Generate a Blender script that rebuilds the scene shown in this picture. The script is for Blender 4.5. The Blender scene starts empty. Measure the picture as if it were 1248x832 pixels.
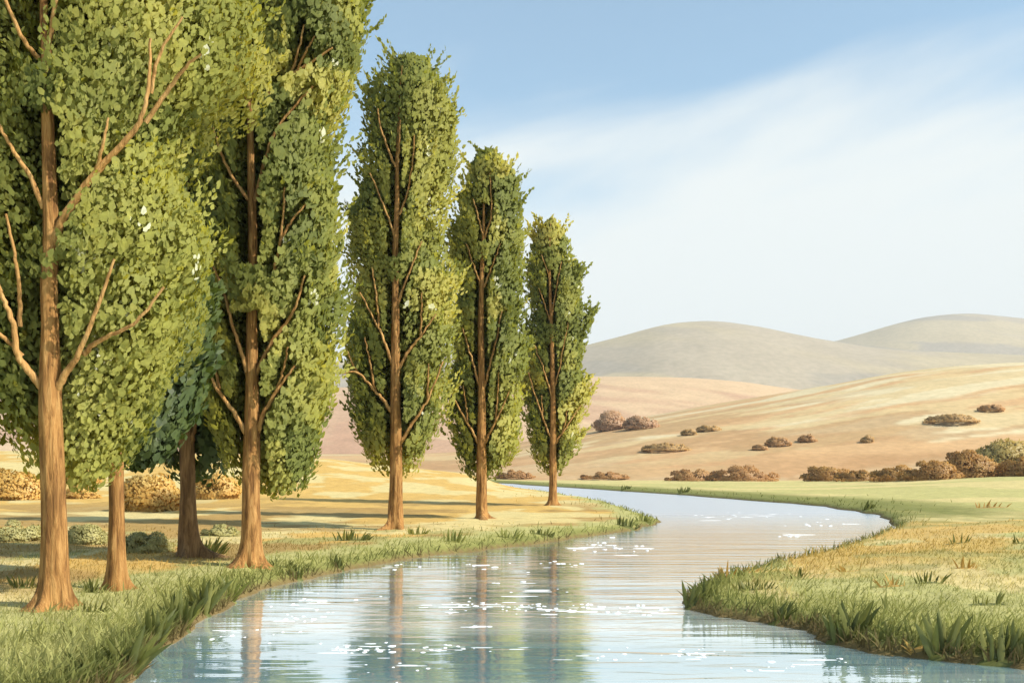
import bpy, math
import numpy as np
from mathutils import Vector

scene = bpy.context.scene
COL = scene.collection
F, CX, HOR, CAMZ = 1200.0, 624.0, 574.0, 2.2      # lens and eye, in units of a 1248 px wide frame
ZW = -0.30                                         # water level
R = np.random.default_rng(11)

# ------------------------------------------------------------------ helpers
def lerp(a, b, t): return a + (b - a) * t
def sstep(a, b, x):
    t = np.clip((np.asarray(x, float) - a) / (b - a), 0, 1)
    return t * t * (3 - 2 * t)

def _hash(ix, iy, seed):
    h = (ix.astype(np.int64) * 374761393 + iy.astype(np.int64) * 668265263 + seed * 974634777) & 0x7fffffff
    h = ((h ^ (h >> 13)) * 1274126177) & 0x7fffffff
    h = h ^ (h >> 16)
    return (h & 0xffff) / 65535.0

def vnoise(x, y, seed=0):
    x = np.asarray(x, float); y = np.asarray(y, float)
    ix, iy = np.floor(x), np.floor(y)
    fx, fy = x - ix, y - iy
    fx = fx * fx * (3 - 2 * fx); fy = fy * fy * (3 - 2 * fy)
    a, b = _hash(ix, iy, seed), _hash(ix + 1, iy, seed)
    c, d = _hash(ix, iy + 1, seed), _hash(ix + 1, iy + 1, seed)
    return lerp(lerp(a, b, fx), lerp(c, d, fx), fy)

def fbm(x, y, seed=0, oct=4):
    v, a, t = 0.0, 0.5, 0.0
    for i in range(oct):
        v = v + a * vnoise(x * 2 ** i + 17.3 * i, y * 2 ** i - 9.1 * i, seed + i); t += a; a *= 0.5
    return v / t

def at(px, py, d):
    return np.array([(px - CX) / F * d, d, CAMZ + (HOR - py) / F * d])

def link(name, me, mat=None, parent=None):
    o = bpy.data.objects.new(name, me)
    COL.objects.link(o)
    if mat is not None: me.materials.append(mat)
    if parent is not None: o.parent = parent
    return o

def tag(o, label=None, cat=None, group=None, kind=None):
    if label: o['label'] = label
    if cat: o['category'] = cat
    if group: o['group'] = group
    if kind: o['kind'] = kind
    return o

def empty(name, loc):
    o = bpy.data.objects.new(name, None)
    o.location = loc; o.empty_display_size = 0.3
    COL.objects.link(o)
    return o

def np_mesh(name, verts, faces, smooth=True, attrs=None, colors=None):
    """faces: (N,4) int array of quads"""
    verts = np.ascontiguousarray(verts, np.float32); faces = np.ascontiguousarray(faces, np.int32)
    me = bpy.data.meshes.new(name)
    me.vertices.add(len(verts)); me.vertices.foreach_set('co', verts.ravel())
    k = faces.shape[1]
    me.loops.add(faces.size); me.loops.foreach_set('vertex_index', faces.ravel())
    me.polygons.add(len(faces))
    me.polygons.foreach_set('loop_start', np.arange(0, faces.size, k, dtype=np.int32))
    me.update(calc_edges=True)
    if smooth: me.polygons.foreach_set('use_smooth', np.ones(len(faces), bool))
    for n, a in (attrs or {}).items():
        at_ = me.attributes.new(n, 'FLOAT', 'POINT'); at_.data.foreach_set('value', np.ascontiguousarray(a, np.float32))
    for n, c in (colors or {}).items():
        at_ = me.color_attributes.new(n, 'FLOAT_COLOR', 'POINT')
        c4 = np.ones((len(verts), 4), np.float32); c4[:, :3] = c
        at_.data.foreach_set('color', c4.ravel())
    return me

def unit(v): return v / np.maximum(np.linalg.norm(v, axis=-1, keepdims=True), 1e-9)

def catmull(P, sub=6):
    P = np.asarray(P, float)
    if len(P) < 3:
        t = np.linspace(0, 1, sub + 1)[:, None]
        return P[0] * (1 - t) + P[1] * t
    Q = np.vstack([2 * P[0] - P[1], P, 2 * P[-1] - P[-2]])
    out = []
    for i in range(1, len(Q) - 2):
        for t in np.linspace(0, 1, sub, endpoint=False):
            a, b, c, d = Q[i - 1], Q[i], Q[i + 1], Q[i + 2]
            out.append(0.5 * (2 * b + (c - a) * t + (2 * a - 5 * b + 4 * c - d) * t * t + (3 * b - a - 3 * c + d) * t ** 3))
    out.append(P[-1])
    return np.array(out)

# ------------------------------------------------------------------ materials
def new_mat(name):
    m = bpy.data.materials.new(name); m.use_nodes = True
    nt = m.node_tree; nt.nodes.clear()
    return m, nt

def N(nt, typ, **kw):
    n = nt.nodes.new(typ)
    for k, v in kw.items():
        if k.startswith('i_'):
            n.inputs[k[2:].replace('_', ' ')].default_value = v
        else: setattr(n, k, v)
    return n

def ramp(nt, stops, interp='LINEAR'):
    n = nt.nodes.new('ShaderNodeValToRGB'); cr = n.color_ramp; cr.interpolation = interp
    while len(cr.elements) < len(stops): cr.elements.new(0.5)
    for e, (p, c) in zip(cr.elements, stops):
        e.position = p; e.color = (*c, 1) if len(c) == 3 else c
    return n

def mapping(nt, scale, rot=(0, 0, 0), coord='Object'):
    tc = nt.nodes.new('ShaderNodeTexCoord'); mp = nt.nodes.new('ShaderNodeMapping')
    mp.inputs['Scale'].default_value = scale; mp.inputs['Rotation'].default_value = rot
    nt.links.new(tc.outputs[coord], mp.inputs['Vector'])
    return mp.outputs[0]

def noise(nt, vec, scale=1.0, detail=4.0, rough=0.55, dist=0.0):
    n = nt.nodes.new('ShaderNodeTexNoise')
    n.inputs['Scale'].default_value = scale; n.inputs['Detail'].default_value = detail
    n.inputs['Roughness'].default_value = rough; n.inputs['Distortion'].default_value = dist
    nt.links.new(vec, n.inputs['Vector'])
    return n.outputs['Fac']

def mixc(nt, fac, a, b, blend='MIX'):
    n = nt.nodes.new('ShaderNodeMix'); n.data_type = 'RGBA'; n.blend_type = blend
    for sock, v in ((n.inputs[0], fac), (n.inputs[6], a), (n.inputs[7], b)):
        if hasattr(v, 'is_output'): nt.links.new(v, sock)
        elif isinstance(v, (int, float)): sock.default_value = v
        else: sock.default_value = (*v, 1)
    return n.outputs[2]

def out(nt, shader):
    o = nt.nodes.new('ShaderNodeOutputMaterial'); nt.links.new(shader, o.inputs['Surface'])

def bsdf(nt, col, rough=0.8, normal=None, spec=0.3):
    b = nt.nodes.new('ShaderNodeBsdfPrincipled')
    if hasattr(col, 'is_output'): nt.links.new(col, b.inputs['Base Color'])
    else: b.inputs['Base Color'].default_value = (*col, 1)
    b.inputs['Roughness'].default_value = rough
    b.inputs['Specular IOR Level'].default_value = spec
    if normal is not None: nt.links.new(normal, b.inputs['Normal'])
    return b.outputs[0]

def bump(nt, h, strength=0.4, dist=0.05):
    b = nt.nodes.new('ShaderNodeBump'); b.inputs['Strength'].default_value = strength
    b.inputs['Distance'].default_value = dist
    nt.links.new(h, b.inputs['Height'])
    return b.outputs[0]

def leaf_mat(name, stops, transl=0.4, tcol=(1.25, 1.2, 0.6), rough=0.5, spec=0.35):
    m, nt = new_mat(name)
    a = N(nt, 'ShaderNodeAttribute', attribute_name='tint')
    rp = ramp(nt, stops); nt.links.new(a.outputs['Fac'], rp.inputs[0])
    v = mapping(nt, (1, 1, 1))
    f = noise(nt, v, 9.0, 3)
    f2 = ramp(nt, [(0.3, (0.82, 0.82, 0.8)), (0.7, (1.12, 1.12, 1.1))]); nt.links.new(f, f2.inputs[0])
    col = mixc(nt, 1.0, rp.outputs[0], f2.outputs[0], 'MULTIPLY')
    b = bsdf(nt, col, rough, spec=spec)
    t = nt.nodes.new('ShaderNodeBsdfTranslucent')
    nt.links.new(mixc(nt, 1.0, col, tcol, 'MULTIPLY'), t.inputs['Color'])
    mx = nt.nodes.new('ShaderNodeMixShader'); mx.inputs[0].default_value = transl
    nt.links.new(b, mx.inputs[1]); nt.links.new(t.outputs[0], mx.inputs[2])
    out(nt, mx.outputs[0])
    return m

M = {}
LEAF_GLINT = (0.80, 0.81, 0.62)  # near-white leaf colour, a painted highlight for the crowns
M['leaf'] = leaf_mat('poplar_leaves', [(0.0, (0.15, 0.178, 0.05)), (0.33, (0.25, 0.272, 0.068)), (0.66, (0.42, 0.41, 0.10)), (0.93, (0.58, 0.525, 0.15)), (0.95, LEAF_GLINT), (1.0, LEAF_GLINT)], 0.5, (1.3, 1.2, 0.6), 0.6, 0.2)
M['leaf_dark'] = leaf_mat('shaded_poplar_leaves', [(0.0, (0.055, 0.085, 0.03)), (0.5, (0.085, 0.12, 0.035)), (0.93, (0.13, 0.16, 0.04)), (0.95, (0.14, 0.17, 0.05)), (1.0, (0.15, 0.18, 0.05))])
M['orange'] = leaf_mat('golden_shrub_leaves', [(0.0, (0.66, 0.40, 0.10)), (0.5, (0.74, 0.49, 0.14)), (1.0, (0.78, 0.57, 0.20))], 0.4, (1.1, 1.0, 0.8))
M['olive'] = leaf_mat('olive_shrub_leaves', [(0.0, (0.44, 0.41, 0.16)), (0.5, (0.54, 0.50, 0.21)), (1.0, (0.60, 0.56, 0.25))], 0.4, (1.1, 1.0, 0.8))
M['rust'] = leaf_mat('rusty_shrub_leaves', [(0.0, (0.48, 0.27, 0.11)), (0.5, (0.56, 0.33, 0.14)), (1.0, (0.62, 0.40, 0.18))], 0.45, (1.1, 1.0, 0.8))
M['brown'] = leaf_mat('brown_shrub_leaves', [(0.0, (0.44, 0.25, 0.085)), (0.5, (0.53, 0.32, 0.11)), (1.0, (0.60, 0.39, 0.14))], 0.5, (1.1, 1.0, 0.8))
M['pink'] = leaf_mat('pinkish_shrub_leaves', [(0.0, (0.58, 0.37, 0.22)), (0.5, (0.64, 0.43, 0.26)), (1.0, (0.7, 0.49, 0.31))], 0.45, (1.1, 1.0, 0.8))
M['tan'] = leaf_mat('tan_shrub_leaves', [(0.0, (0.58, 0.40, 0.18)), (0.5, (0.66, 0.47, 0.22)), (1.0, (0.72, 0.53, 0.27))], 0.5, (1.1, 1.0, 0.8))
M['pale_rust'] = leaf_mat('pale_rusty_shrub_leaves', [(0.0, (0.54, 0.33, 0.15)), (0.5, (0.62, 0.40, 0.19)), (1.0, (0.68, 0.46, 0.24))], 0.5, (1.1, 1.0, 0.8))
M['tawny'] = leaf_mat('tawny_shrub_leaves', [(0.0, (0.42, 0.32, 0.09)), (0.5, (0.50, 0.39, 0.12)), (1.0, (0.57, 0.45, 0.16))], 0.45, (1.1, 1.0, 0.8))
M['blade_green'] = leaf_mat('green_grass_blades', [(0.0, (0.085, 0.10, 0.025)), (0.5, (0.14, 0.15, 0.037)), (1.0, (0.23, 0.225, 0.06))], 0.35)
M['blade_lime'] = leaf_mat('light_grass_blades', [(0.0, (0.17, 0.19, 0.045)), (0.5, (0.26, 0.26, 0.07)), (1.0, (0.36, 0.35, 0.11))], 0.35)
M['blade_gold'] = leaf_mat('golden_grass_blades', [(0.0, (0.40, 0.23, 0.05)), (0.5, (0.52, 0.32, 0.08)), (1.0, (0.60, 0.43, 0.14))], 0.3, (1.1, 1.0, 0.8))

def bark(name, dark, mid, light):
    m, nt = new_mat(name)
    v = mapping(nt, (9, 9, 1.3))
    f = noise(nt, v, 1.3, 6, 0.62, 0.5)
    v2 = mapping(nt, (1.5, 1.5, 0.8))
    f2 = noise(nt, v2, 1.0, 3)
    rp = ramp(nt, [(0.36, dark), (0.5, mid), (0.64, light)]); nt.links.new(f, rp.inputs[0])
    rp2 = ramp(nt, [(0.3, (0.78, 0.76, 0.74)), (0.7, (1.12, 1.1, 1.05))]); nt.links.new(f2, rp2.inputs[0])
    out(nt, bsdf(nt, mixc(nt, 1.0, rp.outputs[0], rp2.outputs[0], 'MULTIPLY'), 0.85, bump(nt, f, 1.0, 0.06), 0.2))
    return m
M['bark'] = bark('warm_brown_bark', (0.16, 0.074, 0.023), (0.34, 0.172, 0.053), (0.48, 0.27, 0.095))
M['young_bark'] = bark('orange_brown_young_bark', (0.32, 0.165, 0.054), (0.48, 0.265, 0.09), (0.58, 0.35, 0.135))
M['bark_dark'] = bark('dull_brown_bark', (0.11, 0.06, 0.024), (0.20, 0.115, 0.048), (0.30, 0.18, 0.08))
M['stem'] = bark('shrub_stem_bark', (0.12, 0.08, 0.04), (0.2, 0.13, 0.06), (0.28, 0.19, 0.1))

def zone_mat(name, tile=(1, 1, 1), amp=(0.8, 1.15), b=0.5):
    """colour zones in an attribute, broken up by procedural noise"""
    m, nt = new_mat(name)
    a = N(nt, 'ShaderNodeAttribute', attribute_name='zone')
    v = mapping(nt, tile)
    f = noise(nt, v, 1.0, 7, 0.62)
    f3 = noise(nt, v, 7.0, 4, 0.6)
    rp = ramp(nt, [(0.28, (amp[0],) * 3), (0.72, (amp[1],) * 3)]); nt.links.new(f, rp.inputs[0])
    rp3 = ramp(nt, [(0.3, (0.86, 0.87, 0.84)), (0.7, (1.1, 1.09, 1.08))]); nt.links.new(f3, rp3.inputs[0])
    c = mixc(nt, 1.0, mixc(nt, 1.0, a.outputs['Color'], rp.outputs[0], 'MULTIPLY'), rp3.outputs[0], 'MULTIPLY')
    out(nt, bsdf(nt, c, 0.95, bump(nt, f3, b, 0.08), 0.1))
    return m
M['ground'] = zone_mat('meadow_soil', (1.2, 1.2, 1.2))
M['golden_hill'] = zone_mat('golden_hillside', (0.06, 0.06, 0.06), (0.9, 1.08), 0.3)
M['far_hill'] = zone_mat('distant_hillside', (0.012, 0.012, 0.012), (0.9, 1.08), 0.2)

# water: a mirror that takes over at grazing angles above a pale blue body with sheen streaks painted in
m, nt = new_mat('river_water')
vA = mapping(nt, (0.30, 1.7, 1)); vB = mapping(nt, (1.1, 5.5, 1)); vC = mapping(nt, (0.05, 0.42, 1))
w1 = noise(nt, vA, 1.0, 3, 0.5, 0.3); w2 = noise(nt, vB, 1.0, 3, 0.5, 0.2); w3 = noise(nt, vC, 1.0, 3, 0.55, 0.4)
calm = ramp(nt, [(0.42, (0, 0, 0)), (0.62, (1, 1, 1))]); nt.links.new(w3, calm.inputs[0])
sm = N(nt, 'ShaderNodeMath', operation='MULTIPLY'); nt.links.new(w2, sm.inputs[0]); nt.links.new(calm.outputs[0], sm.inputs[1])
sc = N(nt, 'ShaderNodeMath', operation='MULTIPLY_ADD'); nt.links.new(sm.outputs[0], sc.inputs[0]); sc.inputs[1].default_value = 0.35
nt.links.new(w1, sc.inputs[2])
nrm = bump(nt, sc.outputs[0], 0.30, 0.10)
wc = ramp(nt, [(0.36, (0.26, 0.43, 0.46)), (0.5, (0.42, 0.55, 0.53)), (0.62, (0.78, 0.85, 0.80))]); nt.links.new(w3, wc.inputs[0])  # palest stop paints bright sheen streaks into the diffuse colour
df = nt.nodes.new('ShaderNodeBsdfDiffuse'); nt.links.new(wc.outputs[0], df.inputs['Color'])
gl = nt.nodes.new('ShaderNodeBsdfGlossy'); gl.inputs['Color'].default_value = (0.97, 0.985, 1.0, 1); nt.links.new(nrm, gl.inputs['Normal'])
# the wind ruffles the far reach more than the sheltered near one
tcw = nt.nodes.new('ShaderNodeTexCoord'); sxw = nt.nodes.new('ShaderNodeSeparateXYZ'); nt.links.new(tcw.outputs['Object'], sxw.inputs[0])
mrw = nt.nodes.new('ShaderNodeMapRange'); nt.links.new(sxw.outputs['Y'], mrw.inputs['Value'])
for k_, v_ in (('From Min', 24), ('From Max', 60), ('To Min', 0.05), ('To Max', 0.30)): mrw.inputs[k_].default_value = v_
nt.links.new(mrw.outputs[0], gl.inputs['Roughness'])
fr = nt.nodes.new('ShaderNodeFresnel'); fr.inputs['IOR'].default_value = 1.40; nt.links.new(nrm, fr.inputs['Normal'])
fm = N(nt, 'ShaderNodeMath', operation='MULTIPLY_ADD', use_clamp=True); nt.links.new(fr.outputs[0], fm.inputs[0]); fm.inputs[1].default_value = 0.75; fm.inputs[2].default_value = 0.47
b = nt.nodes.new('ShaderNodeMixShader'); nt.links.new(fm.outputs[0], b.inputs[0]); nt.links.new(df.outputs[0], b.inputs[1]); nt.links.new(gl.outputs[0], b.inputs[2])
out(nt, b.outputs[0]); M['water'] = m

m, nt = new_mat('white_sparkle')  # opaque white for the flecks that stand in for sun glints
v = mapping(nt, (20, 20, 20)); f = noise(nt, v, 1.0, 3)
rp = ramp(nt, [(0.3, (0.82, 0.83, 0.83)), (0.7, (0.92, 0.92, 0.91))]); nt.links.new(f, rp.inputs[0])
out(nt, bsdf(nt, rp.outputs[0], 0.6)); M['sparkle_flecks'] = m

# ------------------------------------------------------------------ the river's outline (pixel on the bank -> point on the ground)
def gp(px, py, z): 
    d = (CAMZ - z) * F / (py - HOR); return ((px - CX) / F * d, d)
left_front = [gp(*p, ZW) for p in [(165, 832), (198, 795), (248, 757), (310, 722), (400, 700), (480, 684), (600, 669), (700, 656), (775, 645), (801, 637)]]
left_back = [gp(*p, -0.05) for p in [(790, 626), (742, 611), (690, 601), (640, 594.5), (590, 590)]]
far_edge = [gp(*p, ZW) for p in [(600, 588.3), (650, 591.5), (740, 597), (880, 607), (990, 616), (1055, 625.5), (1088, 634)]]
right_back = [gp(*p, -0.08) for p in [(1080, 642), (1050, 654), (1000, 667), (940, 681), (880, 697), (846, 713)]]
right_front = [gp(*p, ZW) for p in [(831, 741), (900, 755), (980, 769), (1012, 785), (1100, 800), (1248, 816), (1420, 832)]]
pts, side = [], []
def add(L, s):
    for p in L: pts.append(p); side.append(s)
add([(-12, -40), (-8.2, -8), (-5.6, 5), (-4.9, 9)], 0); add(left_front, 0); add(left_back, 0); add([(-30, 195), (-90, 225)], 0)
add([(-90, 262), (-30, 246)], 1); add(far_edge, 1); add(right_back, 2); add(right_front, 2); add([(14, 9.2), (24, 4), (30, -40)], 2)
pts = np.array(pts)
# round the outline and roughen it a little
rp_, rs_ = [], []
n = len(pts)
for i in range(n):
    a, b_, c, d_ = pts[i - 1], pts[i], pts[(i + 1) % n], pts[(i + 2) % n]
    for t in np.linspace(0, 1, 7, endpoint=False):
        # centripetal-ish: clamp tangents to the segment length so that the outline never overshoots
        L = np.linalg.norm(c - b_)
        m0 = (c - a) / (np.linalg.norm(b_ - a) + L) * L * 0.8; m1 = (d_ - b_) / (np.linalg.norm(d_ - c) + L) * L * 0.8
        h = (2 * t ** 3 - 3 * t ** 2 + 1) * b_ + (t ** 3 - 2 * t ** 2 + t) * m0 + (-2 * t ** 3 + 3 * t ** 2) * c + (t ** 3 - t ** 2) * m1
        rp_.append(h); rs_.append(side[i])
POLY = np.array(rp_); PSIDE = np.array(rs_)
dd = np.hypot(POLY[:, 0], POLY[:, 1])
k = np.arange(len(POLY))
POLY = POLY + (np.stack([vnoise(k * 0.7, k * 0, 5), vnoise(k * 0.7, k * 0 + 9, 6)], 1) - 0.5) * np.clip(dd * 0.012, 0.1, 0.9)[:, None]

def river(x, y):
    """signed distance to the river (positive on land), and which bank is nearest"""
    x = np.asarray(x, float).ravel(); y = np.asarray(y, float).ravel()
    best = np.full(x.shape, 1e9); bs = np.zeros(x.shape, int); inside = np.zeros(x.shape, bool)
    A = POLY; B = np.roll(POLY, -1, 0)
    for i in range(len(A)):
        ax, ay = A[i]; bx, by = B[i]; ex, ey = bx - ax, by - ay
        t = np.clip(((x - ax) * ex + (y - ay) * ey) / (ex * ex + ey * ey + 1e-12), 0, 1)
        q = (x - ax - t * ex) ** 2 + (y - ay - t * ey) ** 2
        mk = q < best; best[mk] = q[mk]; bs[mk] = PSIDE[i]
        cr = ((ay > y) != (by > y)) & (x < (bx - ax) * (y - ay) / (by - ay + 1e-12) + ax)
        inside ^= cr
    d = np.sqrt(best)
    return np.where(inside, -d, d), bs

def ground_z(x, y, s=None, b=None):
    x = np.asarray(x, float).ravel(); y = np.asarray(y, float).ravel()
    if s is None: s, b = river(x, y)
    yy = np.maximum(y, 1.0)
    px = CX + F * x / yy
    land = ZW + 0.30 * (1 - np.exp(-np.maximum(s, 0) / 0.35)) + 0.03 * sstep(0.3, 3, s)
    bed = ZW - 0.9 * (1 - np.exp(np.minimum(s, 0) / 1.2)) - 0.02
    z = np.where(s > 0, land, bed)
    front = np.where(y > 3, 1.0, 0.0)
    A = np.interp(px, [-600, 0, 150, 300, 400, 500, 560, 600, 650], [6.0, 5.2, 5.0, 4.6, 4.0, 2.7, 1.9, 1.1, 0.0])
    z = z + A * sstep(58, 150, y) * (1 - 0.8 * sstep(165, 215, y)) * sstep(0, 6, s) * front
    z = z + 2.0 * sstep(0.28, 0.55, x / yy) * sstep(45, 200, y) * sstep(0, 10, s) * front
    z = z + 0.35 * sstep(0.10, 0.55, x / yy) * sstep(0.5, 5, s) * (b == 2) * sstep(12, 22, y) * front * (1 - sstep(45, 80, y))
    rel = sstep(0.2, 2.5, s)
    z = z + rel * (0.16 * (fbm(x * 0.35, y * 0.35, 21) - 0.5) + 0.07 * (fbm(x * 1.6, y * 1.6, 23) - 0.5)) * (y < 260)
    return z

C_ = lambda r, g, b: np.array([r, g, b])
PALEY, GOLD, OCHRE, OLIVE = C_(0.60, 0.475, 0.21), C_(0.56, 0.35, 0.10), C_(0.36, 0.225, 0.075), C_(0.33, 0.295, 0.105)
GREEN, LGREEN, DGREEN, EARTH, CREAM, PEACH = C_(0.31, 0.295, 0.09), C_(0.42, 0.385, 0.15), C_(0.20, 0.20, 0.058), C_(0.17, 0.12, 0.05), C_(0.68, 0.58, 0.34), C_(0.58, 0.40, 0.22)
def mixv(a, b, t): return a + (b - a) * np.asarray(t)[:, None]

def ground_col(x, y, s, b):
    x = np.asarray(x, float).ravel(); y = np.asarray(y, float).ravel()
    n1 = fbm(x * 0.22, y * 0.13, 31); n2 = fbm(x * 0.6, y * 0.35, 33); n3 = fbm(x * 0.10, y * 0.06, 35); n4 = fbm(x * 1.4, y * 1.0, 37)
    # left meadow
    L = np.tile(PALEY, (len(x), 1))
    L = mixv(L, GOLD, sstep(0.46, 0.52, n1) * 0.95)
    L = mixv(L, OLIVE, sstep(0.50, 0.56, n2) * (1 - sstep(30, 46, y)) * 0.9)
    L = mixv(L, OCHRE, sstep(0.47, 0.53, fbm(x * 0.16 + 5, y * 0.22, 41)) * (1 - sstep(56, 74, y)) * sstep(16, 20, y) * 0.85)
    gw = np.where(y < 40, 2.4, 1.6)
    L = mixv(L, LGREEN, 1 - sstep(0.75, 1.25, (s + (n2 - 0.5) * 3.2) / gw))
    L = mixv(L, GREEN, (1 - sstep(0.35, 0.6, (s + (n4 - 0.5) * 1.6) / gw)) * 0.8)
    lawn = 1 - sstep(15.0, 16.6, y + (n2 - 0.5) * 4)
    L = mixv(L, mixv(np.tile(LGREEN, (len(x), 1)), GREEN, sstep(0.45, 0.6, n4) * 0.6), lawn)
    # right bank
    Rr = np.tile(LGREEN, (len(x), 1))
    Rr = mixv(Rr, PALEY, sstep(0.44, 0.56, n2 + 0.25 * (sstep(20, 34, y) - 0.45)))
    Rr = mixv(Rr, GOLD, sstep(0.50, 0.56, n1 + 0.16 * sstep(24, 34, y) - 0.04) * sstep(17, 24, y) * 0.78)
    Rr = mixv(Rr, OLIVE, sstep(0.54, 0.60, fbm(x * 0.45 + 3, y * 0.3, 43)) * 0.6)
    Rr = mixv(Rr, GREEN, (1 - sstep(0.8, 2.4, s + (n2 - 0.5) * 3)) * sstep(0, 1, 22 - y))
    Rr = mixv(Rr, LGREEN, sstep(48, 60, y) * 0.5)
    # far bank
    Fb = np.tile(LGREEN, (len(x), 1))
    Fb = mixv(Fb, GREEN, sstep(0.46, 0.56, n3) * 0.5); Fb = mixv(Fb, C_(0.48, 0.42, 0.165), 0.6 * np.ones(len(x))); Fb = mixv(Fb, PALEY, sstep(0.44, 0.54, fbm(x * 0.05 + 7, y * 0.10, 45)) * 0.75)
    Fb = mixv(Fb, CREAM, sstep(85, 115, s + (n3 - 0.5) * 40))
    Fb = mixv(Fb, DGREEN, 1 - sstep(3.0, 10, s))
    wF = np.where(x > 6 * (y / 50), sstep(36, 58, y + (n2 - 0.5) * 26), (b == 1) * 1.0)      # the two meadows run into each other behind the bend
    c = np.where((b == 0)[:, None], L, mixv(Rr, Fb, wF))
    c = mixv(c, DGREEN, 1 - sstep(0.25, 0.7, s + (n4 - 0.5) * 0.5))
    c = mixv(c, EARTH, 1 - sstep(0.05, 0.22, s))
    c = mixv(c, C_(0.30, 0.28, 0.18), sstep(0.2, 1.0, -s))
    return c

# ------------------------------------------------------------------ ground sheet: one polar net, fine where the picture looks
ang = np.concatenate([np.arange(-180, -36, 4.0), np.arange(-36, 36, 0.12), np.arange(36, 180.1, 4.0)]) * math.pi / 180
rad = np.concatenate([[0.4, 2, 4, 6], np.exp(np.linspace(math.log(7.5), math.log(260), 430)), np.exp(np.linspace(math.log(290), math.log(7500), 26))])
TH, RD = np.meshgrid(ang, rad)
gx, gy = (RD * np.sin(TH)).ravel(), (RD * np.cos(TH)).ravel()
gs, gb = river(gx, gy)
gz = ground_z(gx, gy, gs, gb)
na, nr = len(ang), len(rad)
ii, jj = np.meshgrid(np.arange(na - 1), np.arange(nr - 1))
q = (jj * na + ii).ravel()
faces = np.stack([q, q + 1, q + na + 1, q + na], 1)[:, ::-1]
me = np_mesh('ground', np.stack([gx, gy, gz], 1), faces, True, None, {'zone': ground_col(gx, gy, gs, gb)})
tag(link('ground', me, M['ground']), kind='structure')

# water sheet
xs = np.linspace(-130, 60, 40); ys = np.linspace(-39, 270, 60)
X, Y = np.meshgrid(xs, ys); nx = len(xs)
ii, jj = np.meshgrid(np.arange(nx - 1), np.arange(len(ys) - 1)); q = (jj * nx + ii).ravel()
me = np_mesh('water', np.stack([X.ravel(), Y.ravel(), np.full(X.size, ZW)], 1), np.stack([q, q + 1, q + nx + 1, q + nx], 1))
tag(link('river_water', me, M['water']), kind='structure')

# ------------------------------------------------------------------ hills
HILLS = {}
def hill(name, ridge, d0, d1, d2, mat, colf, seed, rough=0.03, power=1.1):
    rx, ry = zip(*ridge)
    def zf(px, d):
        px = np.asarray(px, float); d = np.asarray(d, float)
        # smooth interpolation of the ridge line
        off = np.linspace(-45, 45, 7)
        py = np.mean([np.interp(px + o, rx, ry) for o in off], 0)
        zr = CAMZ + (HOR - py) / F * d1
        t = (d - d0) / (d1 - d0); u = (d - d1) / (d2 - d1)
        pf = np.where(t <= 1, np.sin(np.clip(t, 0, 1) * math.pi / 2) ** power, np.cos(np.clip(u, 0, 1) * math.pi / 2) ** 1.5)
        x = (px - CX) / F * d; sc = 14.0 / d1
        nz = fbm(x * sc * 0.5, d * sc * 0.5, seed) - 0.5
        env = np.clip(t, 0, 1) * np.clip((1 - t) * 5, 0, 1)
        return zr * pf + zr * rough * 3 * nz * env - 1.2 + 1.2 * np.clip(t * 8, 0, 1)
    HILLS[name] = (zf, d0, d2)
    pxs = np.concatenate([np.arange(-1100, -50, 25.0), np.arange(-50, 1310, 3.0), np.arange(1310, 2400, 25.0)])
    ds = np.concatenate([np.linspace(d0, d1, 110), np.linspace(d1, d2, 30)[1:]])
    P, D = np.meshgrid(pxs, ds); P, D = P.ravel(), D.ravel()
    x = (P - CX) / F * D; z = zf(P, D)
    w = len(pxs); ii, jj = np.meshgrid(np.arange(w - 1), np.arange(len(ds) - 1)); q = (jj * w + ii).ravel()
    me = np_mesh(name, np.stack([x, D, z], 1), np.stack([q, q + 1, q + w + 1, q + w], 1), True, None, {'zone': colf(x, D, z, P)})
    return tag(link(name, me, M[mat]), kind='structure')

def col_golden(x, d, z, px):
    hh = z / (12 + 0.06 * d)
    st = fbm(x * 0.012 + d * 0.012, d * 0.05 - x * 0.022, 51)          # mown strips running down the slope
    st2 = fbm(x * 0.02 + d * 0.01, d * 0.09 - x * 0.035, 53)
    c = np.tile(C_(0.60, 0.495, 0.30), (len(x), 1))
    c = mixv(c, C_(0.52, 0.325, 0.16), sstep(0.45, 0.56, st + 0.10 * (1 - sstep(8, 38, z))))
    c = mixv(c, C_(0.55, 0.41, 0.21), sstep(0.50, 0.58, st2) * 0.8)
    c = mixv(c, C_(0.40, 0.24, 0.11), sstep(0.50, 0.55, fbm(x * 0.02, d * 0.06 - x * 0.02, 55)) * (1 - sstep(18, 42, z)) * 0.7)
    c = mixv(c, C_(0.40, 0.225, 0.105), (1 - sstep(2.5, 9, z + 5 * (fbm(x * 0.03, d * 0.03, 57) - 0.5))) * 0.6)
    return c
def col_mid(x, d, z, px):
    st = fbm(x * 0.006, z * 0.05 + x * 0.008, 61)
    c = np.tile(C_(0.54, 0.38, 0.23), (len(x), 1))
    c = mixv(c, C_(0.46, 0.295, 0.185), sstep(0.45, 0.55, st))
    c = mixv(c, C_(0.42, 0.25, 0.16), sstep(0.52, 0.60, fbm(x * 0.012, d * 0.02, 63)) * (1 - sstep(25, 60, z)) * 0.8)
    return c
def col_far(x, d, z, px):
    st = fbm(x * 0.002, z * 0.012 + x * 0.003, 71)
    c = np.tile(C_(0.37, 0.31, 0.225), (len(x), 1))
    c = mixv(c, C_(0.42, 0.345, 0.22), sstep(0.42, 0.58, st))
    return mixv(c, C_(0.325, 0.28, 0.215), sstep(0.54, 0.62, fbm(x * 0.003, z * 0.02 + x * 0.002, 73)))
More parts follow.
